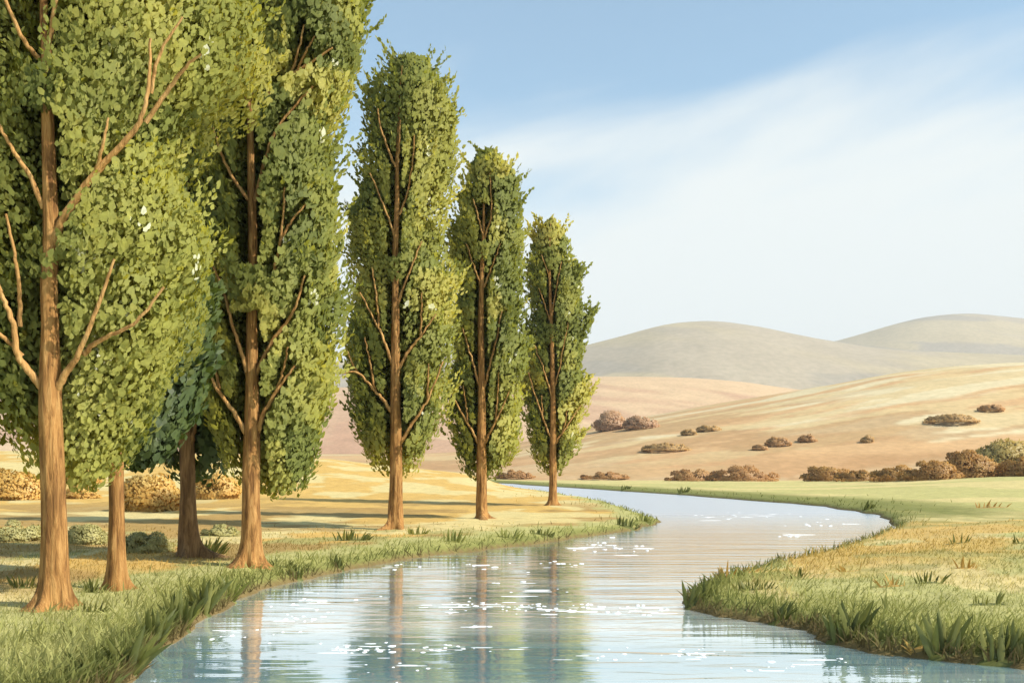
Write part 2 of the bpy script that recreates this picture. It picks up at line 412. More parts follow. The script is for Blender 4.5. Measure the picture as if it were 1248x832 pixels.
hill('golden_hill', [(-1200, 560), (0, 556), (400, 554), (560, 553), (640, 541), (715, 522), (850, 501), (990, 480), (1110, 459), (1248, 450), (1500, 440), (2400, 470)], 226, 520, 900, 'golden_hill', col_golden, 52)
hill('peach_hill', [(-1200, 470), (0, 488), (200, 482), (400, 477), (545, 470), (720, 462), (880, 467), (990, 482), (1200, 505), (2400, 520)], 540, 960, 1500, 'golden_hill', col_mid, 62)
hill('grey_hill', [(-1200, 430), (0, 450), (200, 446), (400, 444), (600, 443), (720, 428), (780, 407), (840, 396), (910, 401), (1000, 421), (1100, 432), (1248, 437), (1600, 445), (2400, 440)], 1250, 2200, 3000, 'far_hill', col_far, 72, 0.02)
hill('pale_hill', [(-1200, 460), (400, 450), (600, 430), (720, 421), (860, 424), (1010, 424), (1080, 399), (1160, 384), (1248, 391), (1400, 412), (2400, 440)], 2400, 3400, 4500, 'far_hill', col_far, 82, 0.02)

def hit(px, py, hills=True):
    """first ground point on the line of sight through a pixel"""
    d = np.exp(np.linspace(math.log(8), math.log(1400), 2600))
    x = (px - CX) / F * d; zr = CAMZ + (HOR - py) / F * d
    z = ground_z(x, d)
    if hills:
        for nme in ('golden_hill', 'peach_hill'):
            zf, a, b_ = HILLS[nme]
            z = np.where((d > a) & (d < b_), np.maximum(z, zf(np.full_like(d, px), d)), z)
    k = np.argmax(z >= zr)
    return np.array([x[k], d[k], z[k]])

# ------------------------------------------------------------------ leaves and blades (six points, two quads, folded along the midrib)
LF = np.array([[0, 0, 0], [-0.5, 0.32, 0.12], [-0.36, 0.72, 0.10], [0, 1, 0], [0.36, 0.72, 0.10], [0.5, 0.32, 0.12]])
BL = np.array([[-0.5, 0, 0], [-0.42, 0.5, 0], [-0.06, 1, 0], [0.06, 1, 0], [0.42, 0.5, 0], [0.5, 0, 0]])
def leaf_mesh(name, pos, axis, nrm, ln, wd, tint, shape=LF, origin=None, bend=None, soft=None):
    if soft is not None: nrm = np.where(((nrm * soft).sum(1) < 0)[:, None], -nrm, nrm)      # upper side of every leaf faces out
    if soft is not None: nn = unit(nrm); axis = axis - nn * ((axis * nn).sum(1) * 0.3)[:, None]      # leaves overlap like tiles rather than bristle
    axis = unit(axis); sidev = unit(np.cross(axis, nrm)); nrm = np.cross(sidev, axis)
    V = pos[:, None, :] + sidev[:, None, :] * (shape[None, :, 0:1] * wd[:, None, None]) + axis[:, None, :] * (shape[None, :, 1:2] * ln[:, None, None]) + nrm[:, None, :] * (shape[None, :, 2:3] * wd[:, None, None])
    if bend is not None: V = V + bend[:, None, :] * (shape[None, :, 1:2] ** 2)
    if origin is not None: V = V - np.asarray(origin)
    n = len(pos); o = np.arange(n)[:, None] * 6
    if shape is LF: fc = np.concatenate([o + [0, 3, 2, 1], o + [0, 5, 4, 3]])
    else: fc = np.concatenate([o + [0, 5, 4, 1], o + [1, 4, 3, 2]])
    me = np_mesh(name, V.reshape(-1, 3), fc, soft is not None, {'tint': np.repeat(tint, 6)})
    if soft is not None: me.normals_split_custom_set_from_vertices(np.repeat(soft, 6, 0))
    return me

def sph(n): return unit(R.normal(size=(n, 3)))

def tube(P, rad, n=10, origin=(0, 0, 0), lobes=None, cap=True):
    P = np.asarray(P, float); T = unit(np.gradient(P, axis=0))
    ref = np.array([0.0, 1.0, 0.0]); S = unit(np.cross(T, ref + 0.001)); B = np.cross(S, T)
    a = np.linspace(0, 2 * math.pi, n, endpoint=False)
    rr = np.asarray(rad)[:, None] * np.ones((1, n))
    if lobes is not None: rr = rr * lobes(np.arange(len(P)), a)
    V = P[:, None, :] + rr[:, :, None] * (np.cos(a)[None, :, None] * S[:, None, :] + np.sin(a)[None, :, None] * B[:, None, :])
    m_ = len(P); i, j = np.meshgrid(np.arange(n), np.arange(m_ - 1)); i, j = i.ravel(), j.ravel()
    fc = np.stack([j * n + i, j * n + (i + 1) % n, (j + 1) * n + (i + 1) % n, (j + 1) * n + i], 1)
    return V.reshape(-1, 3) - np.asarray(origin), fc

# ------------------------------------------------------------------ trees
def tree(name, label, d, base_py, trunk, limbs, outline, leafm, barkm, cover, seed, clumps=330, lpc=70, leaf=0.25, rc=0.55, tint_mu=0.57, front=0.42, top=None, depth_shift=0.0, group='poplars along the left bank'):
    global R
    R = np.random.default_rng(seed)
    x0 = (trunk[0][0] - CX) / F * d
    z0 = float(ground_z([x0], [d])[0]) - 0.05
    base = np.array([x0, d, z0])
    root = tag(empty(name, base), label, 'tree', group)
    rc = rc * 1.45; clumps = int(clumps * 0.62); lpc = int(lpc * 1.62)      # few large boughs, each a dense mass of leaves
    # trunk: (px, py, width px)
    T = np.array(trunk, float)
    P = np.stack([(T[:, 0] - CX) / F * d, np.full(len(T), d), CAMZ + (HOR - T[:, 1]) / F * d], 1); P[0, 2] = z0
    Wd = T[:, 2] / F * d / 2
    sub = 9
    C = catmull(P, sub); rw = np.maximum(np.interp(np.linspace(0, len(P) - 1, len(C)), np.arange(len(P)), Wd), 0.012)
    # fine rings near the ground for the roots
    zz = C[:, 2]; zn = np.concatenate([z0 + np.linspace(0, 1.2, 26), zz[zz > z0 + 1.25]])
    C = np.stack([np.interp(zn, zz, C[:, 0]), np.interp(zn, zz, C[:, 1]), zn], 1); rw = np.interp(zn, zz, rw)
    nl = R.integers(6, 8); ph = R.uniform(0, 6.28, nl); am = R.uniform(0.6, 1.2, nl)
    def lobes(i, a):
        h = (C[i, 2] - z0)[:, None]
        e = np.exp(-h / 0.15); e2 = np.exp(-h / 0.5)
        lob = sum(am[q_] * np.exp(-((np.angle(np.exp(1j * (a - ph[q_] - 0.0)))) / 0.22) ** 2) for q_ in range(nl))[None, :]
        rid = 0.035 * np.sin(a * 9 + 3 * np.sin(h * 0.7))+ 0.02 * np.sin(a * 17 + h * 1.3)
        wob = 0.10 * (vnoise(h * 1.3 + 0 * a[None, :], np.cos(a)[None, :] * 1.5 + 4 + seed, 8) - 0.5)
        return 1 + e * (-0.05 + 1.8 * lob) + e2 * (0.10 + 0.22 * lob) + rid + wob
    V, fc = tube(C, rw, 40, base, lobes)
    tr = link('trunk', np_mesh('trunk', V, fc), M[barkm], root)
    hw_max = max((b_ - a_) / 2 for _, a_, b_ in outline) / F * d
    if leafm == 'leaf': depth_shift, front = 0.30 * hw_max, 0.32
    polys = []
    vis = np.ones(len(C), bool)
    polys.append((C, rw, True))
    # limbs: list of px points, start and end width
    fy = hw_max * front
    for L in limbs:
        pp, w0, w1 = L
        pp = np.array(pp, float); t = np.linspace(0, 1, len(pp))
        start_t = L[1] / 10.0
        dep = d - fy * 0.40 * np.clip(t * 1.0 + (0.35 if w0 < 4.5 * 15.9 / d * 1.15 else 0.0), 0, 1) - 0.02
        Q = np.stack([(pp[:, 0] - CX) / F * d, dep, CAMZ + (HOR - pp[:, 1]) / F * d], 1)
        Q = catmull(Q, 7); 
        Q[1:-1] += R.normal(size=(len(Q) - 2, 3)) * 0.006 * d / 16
        rr = np.linspace(w0, w1, len(Q)) / F * d / 2
        V, fc = tube(Q, rr, 9, base)
        link('branch', np_mesh('branch', V, fc), M['young_bark' if barkm == 'bark' else barkm], tr)
        polys.append((Q, rr, False))
    # crown
    O = np.array(sorted(outline), float)
    yy = np.linspace(O[0, 0], O[-1, 0], 400); xl, xr = np.interp(yy, O[:, 0], O[:, 1]), np.interp(yy, O[:, 0], O[:, 2])
    wgt = np.sqrt(np.maximum(xr - xl, 4)); cdf = np.cumsum(wgt); cdf /= cdf[-1]
    py = np.interp((np.arange(clumps) + R.random(clumps)) / clumps, cdf, yy)
    a_, b_ = np.interp(py, O[:, 0], O[:, 1]), np.interp(py, O[:, 0], O[:, 2])
    hw = (b_ - a_) / 2 / F * d; xc = ((a_ + b_) / 2 - CX) / F * d
    rcs = rc * R.uniform(0.65, 1.3, clumps); rcs = np.minimum(rcs, np.maximum(hw * 0.75, 0.2))
    rho = np.where(R.random(clumps) < 0.72, R.uniform(0.66, 1.10, clumps), np.sqrt(R.random(clumps)) * 0.8)
    phi = R.uniform(0, 2 * math.pi, clumps)
    eff = np.maximum(hw * (1.09 - 0.40 * vnoise((HOR - py) / F * d * 0.75, phi * 0.9, seed) ** 1.4) - rcs * 0.80, 0.05)
    cx = xc + eff * rho * np.cos(phi)
    dy = eff * rho * np.sin(phi); cy = d + depth_shift + np.where(dy < 0, dy * front * 1.25, dy)
    cz = CAMZ + (HOR - py) / F * d
    cc = np.stack([cx, cy, cz], 1)
    # ctint: every clump its own green; sprays of young leaves are yellower
    big = fbm(cc[:, 0] * 0.55 + 31 * seed + cc[:, 1] * 0.5, cc[:, 2] * 0.38 - cc[:, 1] * 0.3, seed, 2)   # whole sprays share a green
    ct = np.clip(tint_mu + (big - 0.5) * 1.5 + R.normal(0, 0.13, clumps), 0.0, 0.88)
    cnt = np.maximum((lpc * (rcs / rc) ** 1.6 * R.uniform(0.8, 1.2, clumps)).astype(int), 12)
    idx = np.repeat(np.arange(clumps), cnt); n = len(idx)
    u = sph(n)
    outw = np.stack([cc[idx, 0] - xc[idx], cc[idx, 1] - d - depth_shift, np.full(n, 0.35)], 1); outw = unit(outw)
    u = unit(u + outw * 0.55)
    pos = cc[idx] + u * rcs[idx][:, None] * np.array([0.9, 0.9, 1.3]) * (0.72 + 0.33 * np.sqrt(R.random(n)))[:, None]
    # lobed edge of a clump
    nrm_ = unit(u * 1.0 + sph(n) * 0.42); soft = unit(u * 0.8 + outw * 0.65 + nrm_ * 0.22)
    ax = unit(outw * 0.5 + np.array([0, 0, 0.75]) + sph(n) * 0.75)
    ln = leaf * np.clip(np.exp(R.normal(0.0, 0.32, n)), 0.45, 1.9); wd = ln * R.uniform(0.48, 0.78, n)
    # neighbouring sprays differ: each leaf takes the green of the spray it grows on
    ks = R.choice(clumps, max(clumps // 3, 12), replace=False); kt = np.clip(R.choice([0.12, 0.28, 0.42, 0.56, 0.70], len(ks), p=[0.18, 0.22, 0.22, 0.2, 0.18]) + R.normal(0, 0.05, len(ks)) + tint_mu - 0.5, 0.02, 0.88)
    own = np.empty(n, int); warp = pos + 0.25 * (np.stack([vnoise(pos[:, 1] * 2.2, pos[:, 2] * 2.2, 3), vnoise(pos[:, 0] * 2.2, pos[:, 2] * 2.2, 4), vnoise(pos[:, 0] * 2.2, pos[:, 1] * 2.2, 5)], 1) - 0.5)
    for c0_ in range(0, n, 20000):
        w_ = warp[c0_:c0_ + 20000] * [1, 1, 0.7]
        own[c0_:c0_ + 20000] = np.argmin(((w_[:, None, :] - (cc[ks] * [1, 1, 0.7])[None]) ** 2).sum(-1), 1)
    tint = np.clip(0.85 * kt[own] + 0.15 * ct[idx] + R.normal(0, 0.045, n), 0, 0.92)
    # near-white patches paint highlights onto leaves on the sunward near side
    if leafm == 'leaf':
        side_ok = (cc[:, 0] - xc > 0.1 * hw) & (cc[:, 1] < d + depth_shift)
        white = np.zeros(n, bool)
        for c_i in np.nonzero(side_ok & (R.random(clumps) < 0.75))[0]:
            mem = np.nonzero(idx == c_i)[0]; k0 = R.choice(mem)
            near = mem[np.linalg.norm((pos[mem] - pos[k0]) * [1, 1, 0.6], axis=1) < R.uniform(0.10, 0.22)]
            white[near[R.random(len(near)) < 0.8]] = True
        tint[white] = 1.0
    # sprigs that stick out past the crown
    ns = 600
    k_ = R.integers(0, clumps, ns); far = np.abs(rho[k_]) > 0.8; k_ = k_[far]; ns = len(k_)
    so = np.stack([cc[k_, 0] - xc[k_], (cc[k_, 1] - d) * 0.6, np.full(ns, 0.5)], 1); so = unit(so)
    sp = cc[k_] + so * rcs[k_][:, None] * R.uniform(1.05, 1.35, ns)[:, None] + sph(ns) * 0.1
    pos = np.vstack([pos, sp]); nrm_ = np.vstack([nrm_, unit(sph(ns) + [0, -0.8, 0])]); soft = np.vstack([soft, so]); ax = np.vstack([ax, unit(so + [0, 0, 0.6] + sph(ns) * 0.3)])
    ln = np.concatenate([ln, leaf * R.uniform(0.9, 1.5, ns)]); wd = np.concatenate([wd, leaf * R.uniform(0.5, 0.7, ns)]); tint = np.concatenate([tint, np.clip(ct[k_] + 0.1, 0, 0.9)])
    # flame-like twigs that rise out of the crown's surface
    nt_ = int(clumps * 1.7); q0 = R.choice(np.nonzero(rho > 0.86)[0], nt_); per = 16
    to = np.stack([cc[q0, 0] - xc[q0], cc[q0, 1] - d - depth_shift, np.zeros(nt_)], 1); to = unit(unit(to) * 0.55 + [0, 0, 1.0] + sph(nt_) * 0.32)
    st_ = cc[q0] + unit(to * [1, 1, 0.3]) * (rcs[q0] * R.uniform(0.6, 1.0, nt_))[:, None]; tl_ = R.uniform(0.4, 1.15, nt_) * rc / 0.85
    tt = np.tile(np.linspace(0, 1, per), nt_); qi = np.repeat(np.arange(nt_), per)
    tp = st_[qi] + to[qi] * (tl_[qi] * tt)[:, None] + sph(nt_ * per) * ((1.05 - tt) * 0.13 * rc / 0.85)[:, None]
    ta = unit(to[qi] + sph(nt_ * per) * 0.55); tn = unit(sph(nt_ * per) * 0.7 + to[qi] * [1, 1, 0] + [0, -0.2, 0.2])
    tll = leaf * R.uniform(0.8, 1.3, nt_ * per)
    tk = kt[np.argmin(((st_[:, None, :] - cc[ks][None]) ** 2).sum(-1), 1)] + R.normal(0.03, 0.05, nt_)
    pos = np.vstack([pos, tp]); ax = np.vstack([ax, ta]); nrm_ = np.vstack([nrm_, tn]); soft = np.vstack([soft, unit(tn + to[qi] * [1.5, 1.5, 0])]); ln = np.concatenate([ln, tll]); wd = np.concatenate([wd, tll * 0.62])
    tint = np.concatenate([tint, np.clip(tk[qi], 0.02, 0.9)])
    # the crown is open where the stem and limbs run along its near face
    keep = np.ones(len(pos), bool)
    ppy = HOR - (pos[:, 2] - CAMZ) * F / d
    cov = np.zeros(len(pos), bool)
    for (c0, c1) in cover: cov |= (ppy > c0) & (ppy < c1)
    mid = pos + ax * (ln * 0.5)[:, None]
    for Q, rr, is_tr in polys:
        for i in range(len(Q) - 1):
            A, B = Q[i], Q[i + 1]
            if is_tr and A[2] < z0 + 0.5: continue
            if is_tr and rr[i] < 0.03: continue
            e = B - A; L2 = e[0] ** 2 + e[2] ** 2 + 1e-9
            sel = np.nonzero((np.abs(mid[:, 0] - A[0]) < 1.2) & (np.abs(mid[:, 2] - A[2]) < 1.2 + abs(e[2])))[0]
            if len(sel) == 0: continue
            t = np.clip(((mid[sel, 0] - A[0]) * e[0] + (mid[sel, 2] - A[2]) * e[2]) / L2, 0, 1)
            q_ = np.hypot(mid[sel, 0] - A[0] - t * e[0], mid[sel, 2] - A[2] - t * e[2])
            inf = mid[sel, 1] < A[1] + t * e[1] + 0.12
            lim = rr[i] + (0.19 if is_tr else 0.11)
            kill = inf & (q_ < lim) & (R.random(len(sel)) < 0.96)
            if is_tr: kill &= ~cov[sel]
            keep[sel[kill]] = False
    pos, ax, nrm_, ln, wd, tint, soft = (v_[keep] for v_ in (pos, ax, nrm_, ln, wd, tint, soft))
    me = leaf_mesh('crown', pos, ax, nrm_, ln, wd, tint, LF, base, None, soft)
    link('crown', me, M[leafm], root)
    return root

# nearest tree
tree('poplar_tree', 'nearest and thickest poplar, its crown reaching the left edge and the top', 15.9, 742,
     [(68, 742, 34), (67, 700, 31), (65, 620, 28), (62, 520, 27), (61, 470, 25), (61, 400, 20), (60, 345, 19), (62, 280, 18), (58, 145, 14), (55, 60, 9), (53, 0, 8), (55, -200, 7), (60, -420, 4), (62, -580, 1.5)],
     [([(52, 472), (38, 452), (27, 432), (25, 396), (14, 362), (4, 328)], 10, 4), ([(25, 398), (29, 360), (29, 320), (22, 268)], 6, 3), ([(28, 434), (14, 414), (-4, 400)], 6, 4),
      ([(70, 474), (86, 452), (103, 432), (130, 372), (151, 322)], 10, 3), ([(103, 432), (118, 420), (142, 410), (175, 395), (210, 355)], 7, 3),
      ([(54, 255), (40, 215), (20, 180), (3, 140)], 7, 3), ([(66, 300), (80, 268), (120, 215), (160, 175), (180, 150), (190, 110), (194, 60)], 11, 3),
      ([(178, 150), (215, 105), (235, 88), (254, 78)], 6, 2.5), ([(188, 118), (203, 78), (232, 34)], 5, 2.5), ([(122, 213), (136, 184), (144, 154)], 5, 2.5),
      ([(60, 78), (70, 40), (86, -4)], 6, 4), ([(48, 72), (36, 55), (20, 10)], 6, 4)],
     [(560, 40, 95), (556, 22, 108), (540, -10, 120), (510, -55, 146), (480, -80, 165), (440, -110, 190), (400, -125, 214), (350, -130, 236), (300, -130, 238), (250, -130, 228), (215, -130, 216), (180, -130, 214), (150, -130, 228), (120, -130, 250), (80, -130, 280), (40, -130, 298), (0, -130, 288), (-100, -130, 290), (-250, -110, 250), (-400, -60, 190), (-550, 20, 110), (-615, 55, 70)],
     'leaf', 'bark', [(285, 345), (72, 142), (-700, -10)], 101, clumps=760, lpc=380, leaf=0.105, rc=0.58)
tree('poplar_tree', 'large bright poplar just right of the shaded pair, its crown cut by the top edge', 22.8, 690,
     [(305, 690, 25), (306, 650, 23), (306, 600, 21), (307, 540, 20), (307, 460, 15), (307, 380, 12), (308, 300, 11), (306, 200, 9), (305, 130, 7), (309, 65, 4.5), (308, -60, 4), (306, -240, 1.2)],
     [([(300, 528), (286, 502), (268, 475), (250, 440)], 7, 2.5), ([(268, 475), (262, 440), (248, 400)], 4, 2), ([(314, 528), (322, 505), (338, 478), (362, 447)], 7, 2.5), ([(338, 478), (346, 455), (354, 424)], 4, 2),
      ([(302, 458), (296, 432), (284, 393), (270, 342), (248, 296)], 6, 2.2), ([(312, 456), (334, 416), (360, 380), (374, 338)], 6, 2.2),
      ([(303, 244), (286, 220), (272, 190), (264, 160)], 5, 2), ([(311, 246), (322, 205), (340, 160), (384, 110)], 6, 2.2),
      ([(304, 132), (297, 104), (289, 78)], 4, 2), ([(308, 152), (330, 115), (355, 95), (382, 80), (408, 64)], 6, 2.2), ([(353, 97), (364, 70), (373, 36)], 4, 2), ([(362, 93), (374, 70), (386, 50)], 3.5, 2),
      ([(334, 334), (344, 292), (350, 232)], 4.5, 2), ([(344, 292), (358, 272), (376, 252)], 3.5, 2)],
     [(582, 318, 345), (576, 285, 362), (550, 262, 374), (520, 248, 388), (480, 238, 399), (440, 232, 404), (400, 234, 405), (360, 236, 400), (320, 240, 399), (290, 240, 411), (250, 234, 416), (220, 236, 414), (180, 240, 401), (150, 242, 401), (120, 250, 412), (90, 264, 430), (60, 278, 446), (30, 278, 455), (0, 270, 444), (-40, 260, 446), (-100, 250, 430), (-180, 262, 380), (-258, 300, 312)],
     'leaf', 'bark', [(332, 384), (-400, 62)], 102, clumps=640, lpc=300, leaf=0.128, rc=0.6)
tree('poplar_tree', 'tall lone poplar seen whole from root to tip, tallest of the three apart', 37.2, 645,
     [(482, 645, 19), (482, 620, 17.5), (483, 570, 15), (482, 490, 12.5), (482, 420, 10), (482, 350, 8), (482, 300, 7), (484, 250, 6), (484, 200, 4.5), (487, 120, 2), (490, 80, 0.8)],
     [([(478, 504), (468, 488), (458, 477), (437, 455), (418, 456)], 5, 1.8), ([(458, 477), (452, 446), (446, 412)], 3, 1.5), ([(438, 456), (430, 443), (425, 428)], 2.6, 1.4),
      ([(487, 542), (504, 514), (520, 491), (541, 441)], 5, 1.8), ([(520, 491), (522, 468), (523, 444)], 3, 1.5),
      ([(480, 452), (472, 424), (461, 398), (440, 358)], 4.5, 1.6), ([(461, 398), (460, 365), (455, 328)], 3, 1.4), ([(485, 452), (498, 428), (513, 411), (532, 384)], 4.5, 1.6), ([(513, 411), (514, 388), (515, 358)], 3, 1.4),
      ([(485, 370), (497, 338), (515, 296)], 3.6, 1.5), ([(482, 204), (472, 180), (464, 155), (462, 136)], 3, 1.4), ([(484, 202), (487, 178), (489, 150)], 3, 1.4),
      ([(487, 262), (496, 238), (503, 206), (506, 168)], 3, 1.4), ([(481, 290), (470, 256), (452, 214)], 3, 1.4)],
     [(560, 466, 498), (552, 444, 517), (530, 430, 536), (500, 420, 546), (470, 414, 551), (430, 412, 553), (400, 415, 549), (370, 424, 551), (340, 418, 555), (300, 415, 551), (270, 428, 542), (240, 428, 546), (200, 432, 549), (170, 443, 556), (140, 446, 556), (118, 452, 548), (100, 462, 536), (84, 474, 522), (70, 486, 506)],
     'leaf', 'bark', [(318, 345), (60, 190)], 103, clumps=400, lpc=230, leaf=0.155, rc=0.62)
tree('poplar_tree', 'slim poplar between the tall lone poplar and the smallest farthest one', 44.9, 633,
     [(587, 633, 14), (587, 610, 13), (587, 540, 11), (587, 470, 8.5), (586, 400, 7), (587, 340, 5.5), (589, 290, 4), (590, 240, 2), (592, 200, 0.8)],
     [([(583, 540), (570, 516), (554, 486)], 3.6, 1.4), ([(570, 516), (568, 495), (565, 470)], 2.4, 1.2), ([(591, 540), (603, 516), (621, 476)], 3.6, 1.4), ([(603, 516), (606, 490), (608, 454)], 2.4, 1.2),
      ([(585, 472), (576, 440), (564, 400)], 3.2, 1.3), ([(590, 472), (600, 435), (612, 380)], 3.2, 1.3), ([(586, 350), (578, 325), (568, 298)], 2.8, 1.2), ([(590, 350), (600, 325), (610, 298)], 2.8, 1.2),
      ([(589, 292), (584, 270), (577, 244)], 2.4, 1.2), ([(590, 292), (599, 262), (597, 213)], 2.6, 1.2)],
     [(572, 576, 606), (560, 560, 620), (540, 551, 634), (500, 545, 639), (450, 544, 641), (400, 545, 639), (350, 549, 639), (300, 548, 641), (260, 555, 640), (235, 560, 637), (216, 567, 629), (200, 578, 617), (188, 588, 606)],
     'leaf', 'bark', [(300, 320), (180, 250)], 104, clumps=330, lpc=180, leaf=0.18, rc=0.62)
tree('poplar_tree', 'smallest and farthest poplar, at the right end of the row near the river bend', 61.4, 617,
     [(674, 617, 11), (674, 600, 9.5), (674, 540, 8), (674, 480, 6), (672, 400, 4.5), (670, 340, 3), (670, 300, 1.5), (671, 272, 0.6)],
     [([(672, 534), (660, 505), (644, 454)], 2.8, 1.1), ([(662, 513), (661, 500), (660, 482)], 2, 1.0), ([(677, 540), (690, 520), (708, 494)], 2.8, 1.1), ([(686, 526), (689, 514), (691, 500)], 2, 1.0),
      ([(672, 482), (664, 455), (652, 422)], 2.4, 1.0), ([(674, 482), (682, 445), (692, 394)], 2.4, 1.0), ([(670, 390), (664, 372), (656, 352)], 2.2, 1.0), ([(672, 390), (677, 358), (684, 320)], 2.2, 1.0), ([(670, 340), (666, 328), (660, 312)], 1.8, 0.9)],
     [(570, 664, 686), (555, 650, 702), (535, 642, 712), (500, 640, 719), (470, 640, 716), (430, 640, 714), (390, 642, 718), (350, 640, 713), (325, 643, 709), (306, 648, 702), (288, 656, 691), (268, 669, 677)],
     'leaf', 'bark', [(398, 420), (255, 330)], 105, clumps=280, lpc=150, leaf=0.21, rc=0.66)
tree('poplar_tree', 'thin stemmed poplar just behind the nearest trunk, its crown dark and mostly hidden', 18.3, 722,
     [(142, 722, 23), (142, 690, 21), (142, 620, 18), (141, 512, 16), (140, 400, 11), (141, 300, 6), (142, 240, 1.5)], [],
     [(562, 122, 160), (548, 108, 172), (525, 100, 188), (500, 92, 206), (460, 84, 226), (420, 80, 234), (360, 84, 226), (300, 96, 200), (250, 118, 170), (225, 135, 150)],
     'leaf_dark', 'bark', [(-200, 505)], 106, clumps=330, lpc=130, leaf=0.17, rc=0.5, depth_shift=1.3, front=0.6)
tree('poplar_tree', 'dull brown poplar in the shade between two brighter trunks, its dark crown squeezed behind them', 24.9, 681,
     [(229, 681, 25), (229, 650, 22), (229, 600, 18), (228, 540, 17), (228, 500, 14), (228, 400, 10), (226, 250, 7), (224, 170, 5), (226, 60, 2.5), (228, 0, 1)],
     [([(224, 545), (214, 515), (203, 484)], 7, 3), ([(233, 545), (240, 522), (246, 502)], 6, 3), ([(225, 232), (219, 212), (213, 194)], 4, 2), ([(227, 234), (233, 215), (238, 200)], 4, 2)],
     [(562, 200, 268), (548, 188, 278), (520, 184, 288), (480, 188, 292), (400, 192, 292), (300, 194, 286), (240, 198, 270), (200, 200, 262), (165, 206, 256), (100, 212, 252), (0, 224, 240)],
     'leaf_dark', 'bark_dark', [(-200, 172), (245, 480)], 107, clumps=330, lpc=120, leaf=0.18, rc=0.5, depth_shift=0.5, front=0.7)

# ------------------------------------------------------------------ shrubs
def shrub(px, py, w, h, mat, label, group, seed, name='shrub', cl=24, lpc=190):
    global R
    R = np.random.default_rng(seed)
    p = hit(px, py); d = p[1]; sx = w / F * d / 2; sz = h / F * d
    base = p - [0, 0, 0.04 * sz]
    root = tag(empty(name, base), label, 'shrub', group)
    leaf = max(0.085 * sz, 2.0 / F * d)
    # lobes of the mound
    k = cl; a = R.uniform(0, 2 * math.pi, k); rr = np.sqrt(R.random(k)) * 0.92
    cx, cy = np.cos(a) * rr * sx, np.sin(a) * rr * sx * 0.8
    top = sz * np.sqrt(np.maximum(1 - rr ** 2, 0.05)) * R.uniform(0.55, 1.0, k)
    rc = np.minimum(sz * R.uniform(0.22, 0.36, k), top * 0.6)
    cz = np.maximum(top - rc, rc * 0.6)
    idx = np.repeat(np.arange(k), lpc); n = len(idx); u = sph(n); u[:, 2] = np.abs(u[:, 2]) * 0.9 + u[:, 2] * 0.1
    cen = np.stack([cx, cy, cz], 1)
    pos = cen[idx] + unit(u) * rc[idx][:, None] * R.uniform(0.88, 1.06, n)[:, None] * [1.15, 1.15, 1]
    # skirt down to the ground
    n2 = cl * lpc // 3; a2 = R.uniform(0, 6.28, n2); r2 = R.uniform(0.6, 1.0, n2)
    p2 = np.stack([np.cos(a2) * r2 * sx, np.sin(a2) * r2 * sx * 0.8, R.uniform(0, 0.45, n2) * sz * (1.3 - r2)], 1)
    ct = R.uniform(0.1, 0.9, k)
    pos = np.vstack([pos, p2]); nr = unit(np.vstack([u, np.stack([np.cos(a2), np.sin(a2), a2 * 0 + 0.4], 1)]) + sph(n + n2) * 0.5)
    ax = unit(np.array([0, 0, 0.8]) + sph(n + n2) * 0.8)
    ln = leaf * R.uniform(0.7, 1.3, n + n2)
    tint = np.clip(np.concatenate([ct[idx], R.uniform(0.1, 0.7, n2)]) + R.normal(0, 0.1, n + n2), 0, 1)
    soft = unit(pos / [sx, sx * 0.8, sz] * 1.0 + nr * 0.4)
    link('foliage', leaf_mesh('foliage', pos, ax, nr, ln, ln * 0.7, tint, LF, None, None, soft), M[mat], root)
    # forked stems
    Vs, Fs, o = [], [], 0
    for i in range(3):
        e = np.array([R.uniform(-0.5, 0.5) * sx, R.uniform(-0.4, 0.4) * sx, 0.6 * sz])
        V, fc = tube(catmull([[0.08 * sx * (i - 1), 0, -0.05 * sz], e * 0.5 + [0.05 * sx, 0, 0], e], 4), np.linspace(0.035, 0.012, 9) * sz, 7)
        Vs.append(V); Fs.append(fc + o); o += len(V)
    link('stem', np_mesh('stem', np.vstack(Vs), np.vstack(Fs)), M['stem'], root)
    return root

G1 = 'golden shrubs in the yellow field behind the trees'
shrub(18, 608, 84, 42, 'orange', 'wide golden shrub touching the left edge of the picture, left of the nearest trunk', G1, 201, cl=34)
shrub(101, 588, 44, 26, 'orange', 'small golden shrub seen between the nearest trunk and the thin trunk, upper one', G1, 202)
shrub(100, 607, 46, 20, 'orange', 'low golden shrub seen between the nearest trunk and the thin trunk, lower one', G1, 203)
shrub(184, 622, 66, 50, 'orange', 'largest deep golden shrub seen between the thin trunk and the dull brown trunk', G1, 204, cl=34)
shrub(264, 607, 54, 34, 'orange', 'rounded golden shrub seen between the dull brown trunk and the large bright trunk', G1, 205, cl=28)
G2 = 'low olive shrubs among the left trunks'
shrub(104, 662, 50, 26, 'olive', 'round olive green shrub filling the gap between the nearest trunk and the thin trunk', G2, 206)
shrub(176, 672, 70, 28, 'olive', 'wide grey olive shrub in the gap between the thin trunk and the dull brown trunk', G2, 207, cl=28)
shrub(12, 658, 80, 27, 'olive', 'pale olive shrub at the left edge of the picture, left of the nearest trunk', G2, 208, cl=28)
shrub(268, 652, 44, 14, 'olive', 'low olive shrub between the dull brown trunk and the large bright trunk', G2, 209)
G3 = 'brown shrubs along the foot of the golden hill'
shrub(1008, 586, 58, 24, 'brown', 'pointed brown shrub at the left end of the row on the right hill foot', G3, 211)
shrub(1046, 586, 62, 14, 'brown', 'lowest flat brown shrub in the row along the right hill foot', G3, 212)
shrub(1088, 586, 56, 23, 'brown', 'small rounded brown shrub right of the lowest flat one at the hill foot', G3, 213)
shrub(1132, 585, 72, 27, 'brown', 'broad brown shrub in the middle of the row along the right hill foot', G3, 214, cl=28)
